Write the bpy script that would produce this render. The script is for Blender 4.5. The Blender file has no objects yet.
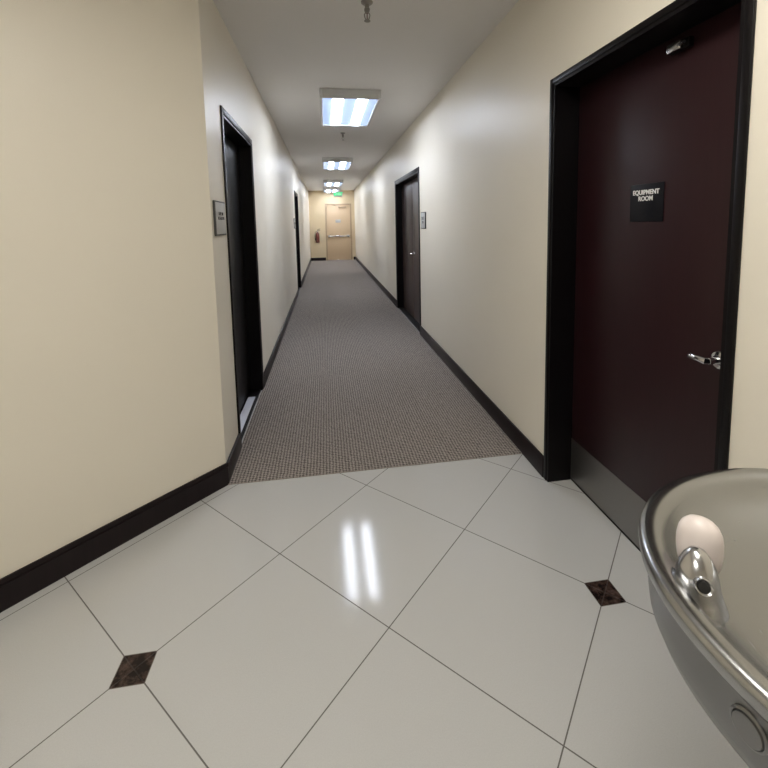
import bpy, bmesh, math
from mathutils import Vector, Matrix
S2=math.sqrt(.5)
H=1.46; R=1.188; L=-0.599; C=2.766; YC=2.41; YE=17.2; YB=-3.2; XL=-4.2
OX,OY,T=0.1807,1.3977,0.6058
sc=bpy.context.scene
sc.view_settings.view_transform='Standard'
sc.view_settings.look='None'
# ------------------------------------------------------------ materials
def mat(name,col=(.5,.5,.5),rough=.5,metal=0,emit=None,estr=0,spec=.5,coat=0):
    m=bpy.data.materials.new(name); m.use_nodes=True
    b=m.node_tree.nodes['Principled BSDF']
    b.inputs['Base Color'].default_value=(*col,1)
    b.inputs['Roughness'].default_value=rough
    b.inputs['Metallic'].default_value=metal
    b.inputs['Specular IOR Level'].default_value=spec
    b.inputs['Coat Weight'].default_value=coat
    if emit: 
        b.inputs['Emission Color'].default_value=(*emit,1); b.inputs['Emission Strength'].default_value=estr
    return m
class G:
    def __init__(s,m): s.t=m.node_tree; s.b=s.t.nodes['Principled BSDF']
    def n(s,ty,**k):
        x=s.t.nodes.new(ty)
        for a,b in k.items(): setattr(x,a,b)
        return x
    def l(s,a,b): s.t.links.new(a,b)
    def m(s,op,a,b=None,c=None):
        x=s.n('ShaderNodeMath',operation=op)
        for i,v in enumerate((a,b,c)):
            if v is None: continue
            if isinstance(v,(int,float)): x.inputs[i].default_value=v
            else: s.l(v,x.inputs[i])
        return x.outputs[0]
    def mix(s,f,a,b):
        x=s.n('ShaderNodeMix',data_type='RGBA')
        for k,v in ((0,f),(6,a),(7,b)):
            if isinstance(v,(int,float)): x.inputs[k].default_value=v
            elif isinstance(v,tuple): x.inputs[k].default_value=(*v,1)
            else: s.l(v,x.inputs[k])
        return x.outputs[2]
    def geo(s): return s.n('ShaderNodeNewGeometry').outputs['Position']
    def noise(s,scale,detail=3,vec=None,rough=.5):
        x=s.n('ShaderNodeTexNoise'); x.inputs['Scale'].default_value=scale; x.inputs['Detail'].default_value=detail
        x.inputs['Roughness'].default_value=rough
        s.l(vec if vec is not None else s.geo(),x.inputs['Vector']); return x.outputs[0]
    def bump(s,h,st,d):
        x=s.n('ShaderNodeBump'); x.inputs['Strength'].default_value=st; x.inputs['Distance'].default_value=d
        s.l(h,x.inputs['Height']); s.l(x.outputs[0],s.b.inputs['Normal'])
def paint(name,col,rough=.55,var=.03,bs=.12,scale=160):
    m=mat(name,col,rough); g=G(m)
    n=g.noise(1.3,2); c=g.mix(n,tuple(x*(1-var) for x in col),tuple(min(1,x*(1+var)) for x in col))
    g.l(c,g.b.inputs['Base Color']); g.bump(g.noise(scale,2),bs,.002); return m
M_wall=paint('cream_wall_paint',(.83,.775,.665),.42)
M_ceil=paint('ceiling_paint',(.82,.80,.78),.8)
M_endp=paint('end_wall_warm_lit_paint',(.70,.57,.37),.5)  # warm light at the corridor end put into the wall colour
def tile_mat():
    m=mat('porcelain_tile',(.7,.7,.68),.09,spec=.24); g=G(m)
    sp=g.n('ShaderNodeSeparateXYZ'); g.l(g.geo(),sp.inputs[0]); X,Y=sp.outputs[0],sp.outputs[1]
    dx=g.m('SUBTRACT',X,OX); dy=g.m('SUBTRACT',Y,OY); k=1/(2*T*S2)
    u=g.m('MULTIPLY',g.m('SUBTRACT',dx,dy),k); v=g.m('MULTIPLY',g.m('ADD',dx,dy),k)
    def dist(a): return g.m('MULTIPLY',g.m('ABSOLUTE',g.m('SUBTRACT',g.m('FRACT',g.m('ADD',a,100.5)),.5)),T)
    d=g.m('MINIMUM',dist(u),dist(v))
    line=g.m('LESS_THAN',d,.0020)
    P=4*T*S2
    def cell(a,off): return g.m('MULTIPLY',g.m('ABSOLUTE',g.m('SUBTRACT',g.m('FRACT',g.m('ADD',g.m('DIVIDE',g.m('SUBTRACT',a,off),P),100.5)),.5)),P)
    q=g.m('MAXIMUM',cell(X,OX+P/2),cell(Y,OY))
    ins=g.m('LESS_THAN',q,.052); insg=g.m('LESS_THAN',q,.0545)
    n1=g.noise(260,2); n2=g.noise(2.5,3); n4=g.noise(900,1)
    base=g.mix(n1,(.50,.50,.49),(.60,.60,.59)); base=g.mix(g.m('MULTIPLY',n2,.5),base,(.55,.545,.53))
    base=g.mix(g.m('MULTIPLY',g.m('GREATER_THAN',n4,.62),.25),base,(.38,.37,.36))
    c1=g.mix(line,base,(.14,.13,.12)); c2=g.mix(insg,c1,(.18,.16,.14))
    nv=g.noise(22,6,rough=.7); r=g.n('ShaderNodeValToRGB'); g.l(nv,r.inputs[0])
    r.color_ramp.elements[0].position=.45; r.color_ramp.elements[0].color=(.014,.009,.008,1)
    r.color_ramp.elements[1].position=.7; r.color_ramp.elements[1].color=(.12,.075,.06,1)
    g.l(g.mix(ins,c2,r.outputs[0]),g.b.inputs['Base Color'])
    g.l(g.m('MAXIMUM',g.m('MULTIPLY',line,.6),g.m('ADD',.075,g.m('MULTIPLY',n1,.05))),g.b.inputs['Roughness'])
    g.bump(g.m('MULTIPLY',line,-1),.6,.001)
    return m
M_tile=tile_mat()
def carpet_mat():
    m=mat('woven_carpet',(.2,.18,.16),.95,spec=.1); g=G(m)
    mp=g.n('ShaderNodeMapping'); mp.inputs['Rotation'].default_value=(0,0,math.radians(45)); g.l(g.geo(),mp.inputs[0])
    w1=g.n('ShaderNodeTexChecker'); w1.inputs['Scale'].default_value=74
    nz=g.n('ShaderNodeTexNoise'); nz.inputs['Scale'].default_value=40; g.l(g.geo(),nz.inputs['Vector'])
    va=g.n('ShaderNodeVectorMath',operation='MULTIPLY_ADD'); g.l(nz.outputs[1],va.inputs[0]); va.inputs[1].default_value=(.014,.014,0); g.l(mp.outputs[0],va.inputs[2])
    g.l(va.outputs[0],w1.inputs[0])
    n1=g.noise(260,2); n2=g.noise(75,3); n3=g.noise(1.2,3)
    f=g.m('ADD',g.m('MULTIPLY',w1.outputs[1],.42),g.m('MULTIPLY',g.m('ADD',n1,n2),.36))
    r=g.n('ShaderNodeValToRGB'); g.l(f,r.inputs[0])
    r.color_ramp.elements[0].position=.25; r.color_ramp.elements[0].color=(.055,.046,.042,1)
    r.color_ramp.elements[1].position=.82; r.color_ramp.elements[1].color=(.42,.37,.335,1)
    c=g.mix(g.m('MULTIPLY',n3,.3),r.outputs[0],(.19,.168,.155))
    g.l(c,g.b.inputs['Base Color']); g.bump(f,.6,.003); return m
M_carpet=carpet_mat()
def wood(name,col,rough=.3,amt=.4,spec=.5):
    m=mat(name,col,rough,spec=spec); g=G(m)
    mp=g.n('ShaderNodeMapping'); mp.inputs['Scale'].default_value=(30,30,1.5); g.l(g.geo(),mp.inputs[0])
    n=g.noise(2,4,mp.outputs[0]); g.l(g.mix(n,tuple(x*(1-amt) for x in col),tuple(x*(1+amt) for x in col)),g.b.inputs['Base Color'])
    return m
M_maroon=wood('maroon_door_laminate',(.020,.0055,.0075),.38,.2,spec=.32)
M_darkdoor=wood('black_door_laminate',(.004,.003,.0035),.4,spec=.3)
M_brown=wood('brown_door_laminate',(.055,.034,.031),.4)
M_black=mat('black_frame_paint',(.0035,.0025,.003),.4,spec=.2)
M_base=wood('espresso_baseboard',(.0125,.0075,.0088),.3,spec=.25)
M_peach=paint('peach_door_paint',(.62,.46,.29),.4)
M_peachf=paint('peach_frame_paint',(.45,.33,.21),.4)
M_chrome=mat('polished_chrome',(.75,.75,.76),.12,1)
M_satin=mat('satin_chrome',(.55,.55,.56),.22,1)
def brushed(name,col,rough):
    m=mat(name,col,rough,1); g=G(m)
    mp=g.n('ShaderNodeMapping'); mp.inputs['Scale'].default_value=(6,6,200); g.l(g.geo(),mp.inputs[0])
    n=g.noise(3,3,mp.outputs[0]); g.l(g.m('ADD',rough-.05,g.m('MULTIPLY',n,.1)),g.b.inputs['Roughness'])
    g.bump(n,.05,.001); return m
M_steel=brushed('brushed_stainless_steel',(.41,.415,.42),.25)
M_body=brushed('brushed_steel_skirt',(.25,.25,.255),.34)
M_kick=brushed('kick_plate_steel',(.30,.29,.285),.42)
M_white=mat('white_enamel',(.8,.8,.8),.4)
M_housing=mat('fixture_housing',(.72,.72,.71),.4)
M_signw=mat('sign_grey_plastic',(.50,.50,.49),.4)
M_signb=mat('sign_black_plastic',(.006,.006,.009),.4,spec=.2)
M_text=mat('sign_white_lettering',(.85,.85,.85),.5)
M_textd=mat('sign_dark_lettering',(.06,.06,.06),.5)
M_tube=mat('fluorescent_tube_glow',(1,1,1),.5,emit=(.83,.885,1.0),estr=38)
M_diff=mat('fixture_diffuser',(.5,.6,.75),.3,emit=(.32,.46,.80),estr=1.0)
M_tubew=mat('lobby_fill_tube_glow',(1,1,1),.5,emit=(1.0,.965,.89),estr=33)
M_diffw=mat('lobby_fill_diffuser',(.8,.8,.75),.3,emit=(1,.95,.85),estr=3)
M_red=mat('extinguisher_red',(.13,.03,.02),.3)
M_rubber=mat('black_rubber',(.01,.01,.01),.6)
M_green=mat('exit_sign_green',(.02,.5,.15),.4,emit=(.05,1,.35),estr=1.3)
M_guard=mat('white_plastic_guard',(.76,.68,.65),.35,coat=.2)
M_doorlight=mat('under_door_light_tint',(.80,.82,.92),.2)  # light under the door put into a pale bluish colour
M_brass=mat('sprinkler_metal',(.35,.33,.30),.3,1)
M_hole=mat('dark_recess',(.01,.01,.01),.6)
# ------------------------------------------------------------ mesh builder
class B:
    def __init__(s): s.bm=bmesh.new(); s.mats=[]
    def mi(s,m):
        if m not in s.mats: s.mats.append(m)
        return s.mats.index(m)
    def _fin(s,faces,m,smooth=False):
        i=s.mi(m)
        for f in faces: f.material_index=i; f.smooth=smooth
    def box(s,x0,x1,y0,y1,z0,z1,m,bev=0):
        x0,x1=min(x0,x1),max(x0,x1)
        before=set(s.bm.faces)
        vs=bmesh.ops.create_cube(s.bm,size=1)['verts']
        for v in vs: v.co=Vector(((x0+x1)/2+v.co.x*(x1-x0),(y0+y1)/2+v.co.y*(y1-y0),(z0+z1)/2+v.co.z*(z1-z0)))
        if bev:
            es={e for v in vs for e in v.link_edges}
            bmesh.ops.bevel(s.bm,geom=list(es),offset=bev,segments=2,affect='EDGES',profile=.5)
        s._fin([f for f in s.bm.faces if f not in before],m)
    def poly(s,pts,m):
        f=s.bm.faces.new([s.bm.verts.new(p) for p in pts]); s._fin([f],m); return f
    def prism(s,pts,z0,z1,m):
        f=s.poly([(x,y,z0) for x,y in pts],m)
        r=bmesh.ops.extrude_face_region(s.bm,geom=[f]); vs=[e for e in r['geom'] if isinstance(e,bmesh.types.BMVert)]
        for v in vs: v.co.z=z1
        fs={g for v in vs for g in v.link_faces}|{f}
        s._fin(fs,m)
    def loft(s,rings,m,cap=True,smooth=True,closed=True,ring_mats=None):
        V=[[s.bm.verts.new(p) for p in r] for r in rings]; fs=[]
        n=len(V[0]); rows=[]
        for a,b in zip(V,V[1:]):
            row=[]
            for i in range(n if closed else n-1):
                j=(i+1)%n; row.append(s.bm.faces.new((a[i],a[j],b[j],b[i])))
            rows.append(row); fs+=row
        if cap: fs.append(s.bm.faces.new(V[0][::-1])); fs.append(s.bm.faces.new(V[-1]))
        s._fin(fs,m,smooth)
        if ring_mats:
            for k,mm in ring_mats.items(): s._fin(rows[k],mm,smooth)
    def tube(s,pts,rad,m,n=16,cap=True):
        pts=[Vector(p) for p in pts]; rs=rad if isinstance(rad,(list,tuple)) else [rad]*len(pts)
        rings=[]; ref=None
        for i,p in enumerate(pts):
            t=(pts[min(i+1,len(pts)-1)]-pts[max(i-1,0)]).normalized()
            if ref is None: ref=Vector((0,0,1)) if abs(t.z)<.9 else Vector((1,0,0))
            a=(ref-t*ref.dot(t)).normalized(); b=t.cross(a); ref=a
            rings.append([p+(a*math.cos(2*math.pi*k/n)+b*math.sin(2*math.pi*k/n))*rs[i] for k in range(n)])
        s.loft(rings,m,cap)
    def lathe(s,o,ax,prof,m,n=28,sq=None):
        o=Vector(o); ax=Vector(ax).normalized(); ref=Vector((0,0,1)) if abs(ax.z)<.9 else Vector((1,0,0))
        a=ax.cross(ref).normalized(); b=ax.cross(a)
        if sq: a=Vector(sq[0]); b=Vector(sq[1])
        s.loft([[o+ax*d+(a*math.cos(2*math.pi*k/n)+b*math.sin(2*math.pi*k/n))*max(r,.0003) for k in range(n)] for d,r in prof],m)
    def obj(s,name,parent=None,sharp=35):
        bmesh.ops.recalc_face_normals(s.bm,faces=s.bm.faces[:])
        me=bpy.data.meshes.new(name); s.bm.to_mesh(me); s.bm.free()
        for m in s.mats: me.materials.append(m)
        try: me.set_sharp_from_angle(angle=math.radians(sharp))
        except Exception: pass
        o=bpy.data.objects.new(name,me); sc.collection.objects.link(o)
        if parent: o.parent=parent
        return o
def empty(name):
    e=bpy.data.objects.new(name,None); sc.collection.objects.link(e); return e
def text(body,size,loc,side,m,parent,name='lettering',bold=.0):
    c=bpy.data.curves.new(name,'FONT'); c.body=body; c.size=size; c.align_x='CENTER'; c.align_y='CENTER'
    c.extrude=.0006; c.offset=bold; c.space_line=.95
    o=bpy.data.objects.new(name+'_c',c); sc.collection.objects.link(o)
    cols={'R':((0,-1,0),(0,0,1),(-1,0,0)),'L':((0,1,0),(0,0,1),(1,0,0)),'E':((1,0,0),(0,0,1),(0,-1,0))}[side]
    mt=Matrix([[cols[j][i] for j in range(3)] for i in range(3)]).to_4x4(); mt.translation=Vector(loc)
    dg=bpy.context.evaluated_depsgraph_get(); dg.update()
    me=bpy.data.meshes.new_from_object(o.evaluated_get(dg)); bpy.data.objects.remove(o)
    me.transform(mt); me.materials.clear(); me.materials.append(m)
    k=bpy.data.objects.new(name,me); sc.collection.objects.link(k); k.parent=parent; return k
# ------------------------------------------------------------ room shell
TH=.26
dR=[(1.06,2.14,2.18,.028),(5.30,7.15,2.15,.05)]
dL=[(2.76,3.85,2.18,.04),(8.95,10.03,2.15,.05)]
LIN=.015
def side_wall(name,x,sx,ya,yb,doors):
    b=B(); y=ya
    for (y0,y1,z,cw) in doors:
        a,c=y0+cw,y1-cw
        b.box(x,x+sx*TH,y,a,0,C,M_wall); b.box(x,x+sx*TH,a,c,z-cw,C,M_wall); y=c
    b.box(x,x+sx*TH,y,yb,0,C,M_wall); return b.obj(name)
side_wall('wall_right',R,1,YB,YE,dR)
side_wall('wall_left',L,-1,YC+.0,YE,dL)
kx=(L-XL); ca=(L,YC); cb=(XL,YC-kx)
b=B(); b.prism([ca,cb,(XL-.2,YC-kx),(XL-.2,YC-kx+.4),(L-.3,YC+.1),(L-.2,YC+.0)],0,C,M_wall); b.obj('wall_angled')
b=B(); b.box(XL-.2,XL,YB,YC-kx,0,C,M_wall); b.obj('wall_lobby_left')
b=B(); b.box(XL-.2,R+.22,YB-.2,YB,0,C,M_wall); b.obj('wall_back')
b=B(); b.box(L-TH,R+TH,YE,YE+.15,0,C,M_endp); b.obj('wall_end')
b=B(); b.prism([(R+TH,YB-.2),(R+TH,YE+.15),(L-TH,YE+.15),(L-TH,YC-.1),(XL-.2,YC-kx),(XL-.2,YB-.2)],C,C+.12,M_ceil); b.obj('ceiling')
b=B(); b.prism([(R+TH,YB-.2),(R+TH,YE+.15),(L-TH,YE+.15),(L-TH,YC-.1),(XL-.2,YC-kx),(XL-.2,YB-.2)],-.12,0,M_tile); b.obj('floor')
b=B(); b.box(L+.001,R-.001,YC-.012,YE-.001,0,.006,M_carpet); b.obj('floor_carpet')
BH=.125; BT=.014
def bb(name,pieces):
    b=B()
    for x0,x1,y0,y1 in pieces: b.box(x0,x1,y0,y1,0,BH,M_base,.004)
    return b.obj(name)
bb('baseboard_right',[(R-BT,R,YB,1.06),(R-BT,R,2.14,5.30),(R-BT,R,7.15,YE)])
bb('baseboard_left',[(L,L+BT,YC,2.76),(L,L+BT,3.85,8.95),(L,L+BT,10.03,YE)])
bb('baseboard_end',[(L+BT,0.0,YE-BT,YE),(1.10,R-BT,YE-BT,YE)])
b=B(); n=Vector((1,-1,0)).normalized()*BT
A0=Vector((L,YC,0)); B0=Vector((XL,YC-kx,0))
b.prism([(A0.x,A0.y),(A0.x+BT,A0.y-.0),(A0.x+BT,A0.y-.006),(B0.x+n.x,B0.y+n.y),(B0.x,B0.y)],0,BH-.022,M_base)
b.prism([(A0.x,A0.y),(A0.x+BT*.6,A0.y-.003),(B0.x+n.x*.55,B0.y+n.y*.55),(B0.x,B0.y)],BH-.022,BH,M_base)
b.obj('baseboard_angled')
# ------------------------------------------------------------ doors
def lever(b,x,sx,y,z,dirn,m=M_chrome,ln=1.0):
    s=-sx
    b.lathe((x,y,z),(s,0,0),[(0,.031),(.004,.032),(.009,.029),(.012,.018),(.012,.012),(.045,.011),(.05,.012)],m)
    b.tube([(x+s*.042,y,z),(x+s*.056,y+dirn*.008*ln,z),(x+s*.058,y+dirn*.04*ln,z+.002),(x+s*.057,y+dirn*.085*ln,z+.001),(x+s*.050,y+dirn*.118*ln,z-.003)],[.012,.013,.0115,.011,.009],m)
def door(name,x,sx,d,leafmat,framemat,leaves=1,rec=.10,handle=None,kick=False,thr=True,ln=1.0):
    y0,y1,zt,CW=d
    e=empty(name); s=sx
    b=B(); P=.010
    b.box(x-s*P,x,y0,y0+CW,0,zt,framemat,.003); b.box(x-s*P,x,y1-CW,y1,0,zt,framemat,.003)
    b.box(x-s*P,x,y0+CW,y1-CW,zt-CW,zt,framemat,.003)
    a,c=y0+CW,y1-CW
    b.box(x-s*P*.5,x+s*(rec+.06),a,a+LIN,0,zt-CW,framemat); b.box(x-s*P*.5,x+s*(rec+.06),c-LIN,c,0,zt-CW,framemat)
    b.box(x-s*P*.5,x+s*(rec+.06),a+LIN,c-LIN,zt-CW-LIN,zt-CW,framemat)
    b.obj('frame',e)
    b=B(); la,lc=a+LIN+.003,c-LIN-.003; w=(lc-la)/leaves; fx=x+s*rec
    for i in range(leaves):
        b.box(fx,fx+s*.045,la+i*w+.0015,la+(i+1)*w-.0015,.014,zt-CW-LIN-.004,leafmat,.002)
    b.obj('leaf',e)
    b=B()
    if thr: b.box(x+s*.01,fx+s*.05,a+LIN,c-LIN,0,.012,M_black,.003)
    else: b.box(fx+s*.002,fx+s*.05,a+LIN,c-LIN,0,.010,M_black,.003)
    b.obj('threshold',e)
    if kick:
        b=B(); b.box(fx-s*.0025,fx,la+.02,lc-.003,.018,.25,M_kick,.0008); b.obj('kick_plate',e)
    if handle:
        for (hy,hz,hd) in handle:
            b=B(); lever(b,fx,sx,hy,hz,hd,ln=ln); b.obj('lever_handle',e)
    return e,fx,la,lc
e,fx,la,lc=door('door_1',R,1,dR[0],M_maroon,M_black,rec=.13,handle=[(1.228,.972,1)],kick=True,thr=False,ln=.62)
b=B()
b.box(fx-.022,fx,1.40,1.49,2.065,2.10,M_black,.003); b.box(fx-.034,fx-.022,1.425,1.487,2.066,2.099,M_satin,.003)
b.tube([(fx-.028,1.44,2.08),(fx-.045,1.395,2.077)],.006,M_satin); b.obj('door_catch',e)
b=B(); b.box(fx-.004,fx,1.505,1.69,1.445,1.60,M_signb,.0015); b.obj('sign_plate',e)
text('EQUIPMENT\nROOM',.027,(fx-.0046,1.60,1.552),'R',M_text,e,bold=.0007)
b=B(); 
for k in range(14):
    b.lathe((fx-.004,1.54+k*.0085,1.475+(.006 if k%3 else 0)),(-1,0,0),[(0,.0015),(.0008,.001)],M_signb,8)
b.obj('braille_dots',e)
e2,fx2,la2,lc2=door('door_2',R,1,dR[1],M_brown,M_black,leaves=2,handle=[(6.14,1.0,-1)])
e3,fx3,_,_=door('door_3',L,-1,dL[0],M_darkdoor,M_black,handle=[(2.93,1.02,1)])
b=B(); b.box(L-.09,L-.030,2.83,3.62,.012,.018,M_doorlight,.001); b.obj('under_door_light_strip',e3)  # pale strip added on the recess floor for light under the door
e4,_,_,_=door('door_4',L,-1,dL[1],M_darkdoor,M_black,handle=[(9.15,1.02,1)])
e5=empty('door_5')
ex0,ex1,ezt=0.02,1.06,2.25
b=B(); 
b.box(ex0,ex0+.06,YE-.03,YE,0,ezt,M_peachf,.004); b.box(ex1-.06,ex1,YE-.03,YE,0,ezt,M_peachf,.004); b.box(ex0+.06,ex1-.06,YE-.03,YE,ezt-.06,ezt,M_peachf,.004); b.obj('frame',e5)
b=B(); b.box(ex0+.065,ex1-.065,YE-.018,YE,.02,ezt-.065,M_peach,.003); b.obj('leaf',e5)
b=B(); b.box(ex0+.10,ex1-.10,YE-.075,YE-.045,.93,1.0,M_chrome,.008); b.box(ex0+.09,ex0+.17,YE-.08,YE-.018,.92,1.01,M_chrome,.006); b.box(ex1-.19,ex1-.09,YE-.08,YE-.018,.92,1.01,M_chrome,.006); b.obj('panic_bar',e5)
b=B(); b.box(.55,.85,YE-.075,YE-.018,2.08,2.145,M_peachf,.006); b.tube([(.60,YE-.06,2.15),(.42,YE-.20,2.18),(.28,YE-.04,2.20)],.012,M_peachf,10); b.obj('door_closer',e5)
b=B(); b.box(ex0+.06,ex1-.06,YE-.10,YE-.002,.0065,.02,M_chrome,.003); b.obj('threshold',e5)  # chrome strip added for the daylight showing under the door
b=B(); b.box(.42,.62,YE-.022,YE-.018,1.50,1.62,M_signw,.001); b.obj('notice_plate',e5)
# ------------------------------------------------------------ light fixtures
def troffer(x0,y0,tm,dm,w=.60,l=1.22,h=.09):
    e=empty('ceiling_light_fixture'); zt,zb=C,C-h
    x1,y1=x0+w,y0+l; f=.03
    b=B()
    b.box(x0,x0+f,y0,y1,zb,zt,M_housing,.004); b.box(x1-f,x1,y0,y1,zb,zt,M_housing,.004)
    b.box(x0+f,x1-f,y0,y0+f,zb,zt,M_housing,.004); b.box(x0+f,x1-f,y1-f,y1,zb,zt,M_housing,.004)
    b.box(x0+f,x1-f,y0+f,y1-f,zt-.03,zt-.005,M_housing)
    b.obj('housing',e)
    b=B(); b.box(x0+f,x1-f,y0+f,y1-f,zb+.012,zb+.016,dm); b.obj('diffuser_panel',e)
    b=B(); cx=(x0+x1)/2
    for o in (-.12,.12):
        b.box(cx+o-.05,cx+o+.05,y0+f+.02,y1-f-.02,zb+.004,zb+.0115,tm,.003)
    b.obj('tubes',e)
    return e
for y in (4.31,8.66,12.98,15.7): troffer(-.01,y,M_tube,M_diff)
troffer(-.01,-.04,M_tubew,M_diffw); troffer(-1.7,-1.4,M_tubew,M_diffw)  # unseen lobby fixtures, added to brighten the near walls and floor
# ------------------------------------------------------------ sprinklers
def sprinkler(x,y):
    b=B()
    b.lathe((x,y,C),(0,0,-1),[(0,.036),(.004,.036),(.012,.026),(.014,.014),(.035,.013),(.038,.017),(.05,.017),(.052,.011),(.062,.010)],M_brass,20)
    for s in (-1,1):
        b.tube([(x+s*.009,y,C-.058),(x+s*.017,y,C-.072),(x+s*.013,y,C-.09),(x+s*.003,y,C-.102)],.003,M_brass,8)
    b.tube([(x,y,C-.06),(x,y,C-.10)],.0028,M_red,8)
    b.lathe((x,y,C-.10),(0,0,-1),[(0,.006),(.004,.006),(.005,.019),(.0075,.019)],M_brass,20)
    b.obj('fire_sprinkler')
sprinkler(.29,2.66); sprinkler(.30,6.36)
# ------------------------------------------------------------ wall signs
def wsign(x,side,y0,y1,z0,z1,base,inner,txt,tm,ts):
    e=empty('room_sign'); s=-1 if side=='R' else 1
    b=B(); b.box(x,x+s*.012,y0,y1,z0,z1,base,.003); b.box(x+s*.012,x+s*.0135,y0+.009,y1-.009,z0+.009,z1-.009,inner,.0005); b.obj('plate',e)
    text(txt,ts,(x+s*.0142,(y0+y1)/2,(z0+z1)/2),side,tm,e)
wsign(L,'L',2.455,2.695,1.405,1.60,M_textd,M_signw,'SUITE 101\nRESTROOMS\n',M_textd,.026)
wsign(R,'R',4.96,5.20,1.38,1.58,M_signb,M_signw,'SUITE\n104',M_textd,.05)
wsign(L,'L',8.55,8.78,1.38,1.58,M_signb,M_housing,'106',M_textd,.06)
# ------------------------------------------------------------ exit sign
e=empty('exit_sign'); b=B(); b.box(.34,.66,15.5,15.54,2.42,2.60,M_white,.006); b.tube([(.5,15.52,2.60),(.5,15.52,C)],.012,M_white,12); b.lathe((.5,15.52,C),(0,0,-1),[(0,.05),(.015,.05),(.02,.02)],M_white); b.obj('housing',e)
text('EXIT',.15,(.5,15.498,2.51),'E',M_green,e,bold=.004)
# ------------------------------------------------------------ fire extinguisher
e=empty('fire_extinguisher'); ex,ey,ez=-.30,YE-.10,.72
b=B(); b.lathe((ex,ey,ez),(0,0,1),[(0,.05),(.01,.068),(.03,.075),(.34,.075),(.385,.06),(.41,.03),(.43,.022),(.44,.022)],M_red); b.obj('cylinder',e)
b=B(); b.box(ex-.02,ex+.02,ey-.02,ey+.02,ez+.44,ez+.48,M_chrome,.004); b.tube([(ex-.01,ey,ez+.48),(ex+.05,ey,ez+.50),(ex+.11,ey,ez+.49)],.008,M_rubber,10); b.tube([(ex,ey,ez+.50),(ex+.05,ey,ez+.54),(ex+.11,ey,ez+.55)],.008,M_rubber,10)
b.tube([(ex-.02,ey,ez+.46),(ex-.09,ey,ez+.42),(ex-.10,ey,ez+.25),(ex-.09,ey,ez+.10)],[.009,.009,.01,.018],M_rubber,10); b.obj('valve_and_hose',e)
b=B(); b.box(ex-.03,ex+.03,ey+.07,YE,ez+.1,ez+.36,M_chrome,.003); b.obj('wall_bracket',e)
# ------------------------------------------------------------ drinking fountain
e=empty('drinking_fountain')
FX,FY=.90,.475
def outline(s,n=96):
    pts=[]
    for k in range(n):
        a=2*math.pi*k/n; ca,sa=math.cos(a),math.sin(a)
        ex=2.12 if ca<0 else 2.5
        r=(abs(ca/ (.385 if ca<0 else .288))**ex+abs(sa/.362)**ex)**(-1/ex)
        pts.append((FX+ca*r*s,FY+sa*r*s))
    return pts
def ring(s,z): return [(x,y,z) for x,y in outline(s)]
b=B()
prof=[(.55,.678),(.72,.681),(.85,.690),(.915,.708),(.945,.735),(.957,.775),(.960,.812),(.960,.822),(.968,.826),(.990,.829),(1.0,.836),(1.003,.846),(.998,.856),(.985,.8615),(.965,.863),(.935,.862),(.905,.857),(.882,.846),(.858,.832),(.82,.818),(.75,.803),(.65,.790),(.52,.779),(.32,.770),(.10,.764),(.03,.763)]
rm={k:M_body for k in range(0,8)}
b.loft([ring(s,z) for s,z in prof],M_steel,ring_mats=rm); b.obj('basin',e,sharp=60)
b=B(); b.box(.98,R-.002,FY-.17,FY+.17,.42,.72,M_steel,.02); b.obj('trap_cover',e)
b=B(); b.lathe((FX,FY,.764),(0,0,1),[(0,.03),(.003,.03),(.004,.022)],M_chrome)
for k in range(6):
    a=k*math.pi/3; b.lathe((FX+.012*math.cos(a),FY+.012*math.sin(a),.7678),(0,0,1),[(0,.004),(.0006,.004)],M_hole,10)
b.obj('drain',e)
bx,by=.603,.580
b=B()
b.lathe((bx,by,.806),(.06,.10,1),[(0,.044),(.008,.042),(.018,.038),(.032,.034),(.05,.031),(.066,.027),(.080,.020),(.090,.012),(.094,.003)],M_satin)
b.lathe((bx-.010,by-.018,.858),(-.40,-.65,.30),[(0,.014),(.010,.0135),(.013,.012),(.011,.0085)],M_satin,20)
b.lathe((bx-.010-.006,by-.018-.0097,.858+.0045),(-.40,-.65,.30),[(0,.0085),(.0012,.0084)],M_hole,20)
b.obj('bubbler',e)
b=B(); 
gr=[(-.055,.020),(-.05,.027),(-.03,.033),(-.01,.0355),(.01,.0355),(.025,.033),(.036,.028),(.044,.020),(.048,.011),(.0495,.002)]
ux=Vector((.75,-.66,0)).normalized(); uy=Vector((.66,.75,0)).normalized()
b.lathe((.650,.626,.872),(.02,.02,1),gr,M_guard,sq=(ux,uy*.75)); b.obj('mouth_guard',e)
d=Vector((-.99,-.136,0)).normalized()
p=Vector((FX-.366,FY-.050,.785))
b=B(); b.lathe(p-d*.004,d,[(0,.024),(.007,.024),(.009,.0205),(.008,.0195),(.011,.0185),(.012,.012)],M_body); b.obj('push_button',e)
# ------------------------------------------------------------ world & camera
w=bpy.data.worlds.new('world'); sc.world=w; w.use_nodes=True
w.node_tree.nodes['Background'].inputs[0].default_value=(.05,.05,.05,1)
yaw,pitch,roll=.1516,-.0980,-.0188
F=Vector((math.sin(yaw)*math.cos(pitch),math.cos(yaw)*math.cos(pitch),math.sin(pitch)))
r=Vector((math.cos(yaw),-math.sin(yaw),0)); u=r.cross(F)
r2=r*math.cos(roll)+u*math.sin(roll); u2=-r*math.sin(roll)+u*math.cos(roll)
cd=bpy.data.cameras.new('camera'); cam=bpy.data.objects.new('camera',cd); sc.collection.objects.link(cam)
M=Matrix(((r2.x,u2.x,-F.x,0),(r2.y,u2.y,-F.y,0),(r2.z,u2.z,-F.z,H),(0,0,0,1)))
cam.matrix_world=M
cd.sensor_width=36; cd.lens=426.353/768*36; cd.shift_x=-(391.127-384)/768; cd.shift_y=(264.6-384)/768
cd.clip_start=.02
sc.camera=cam
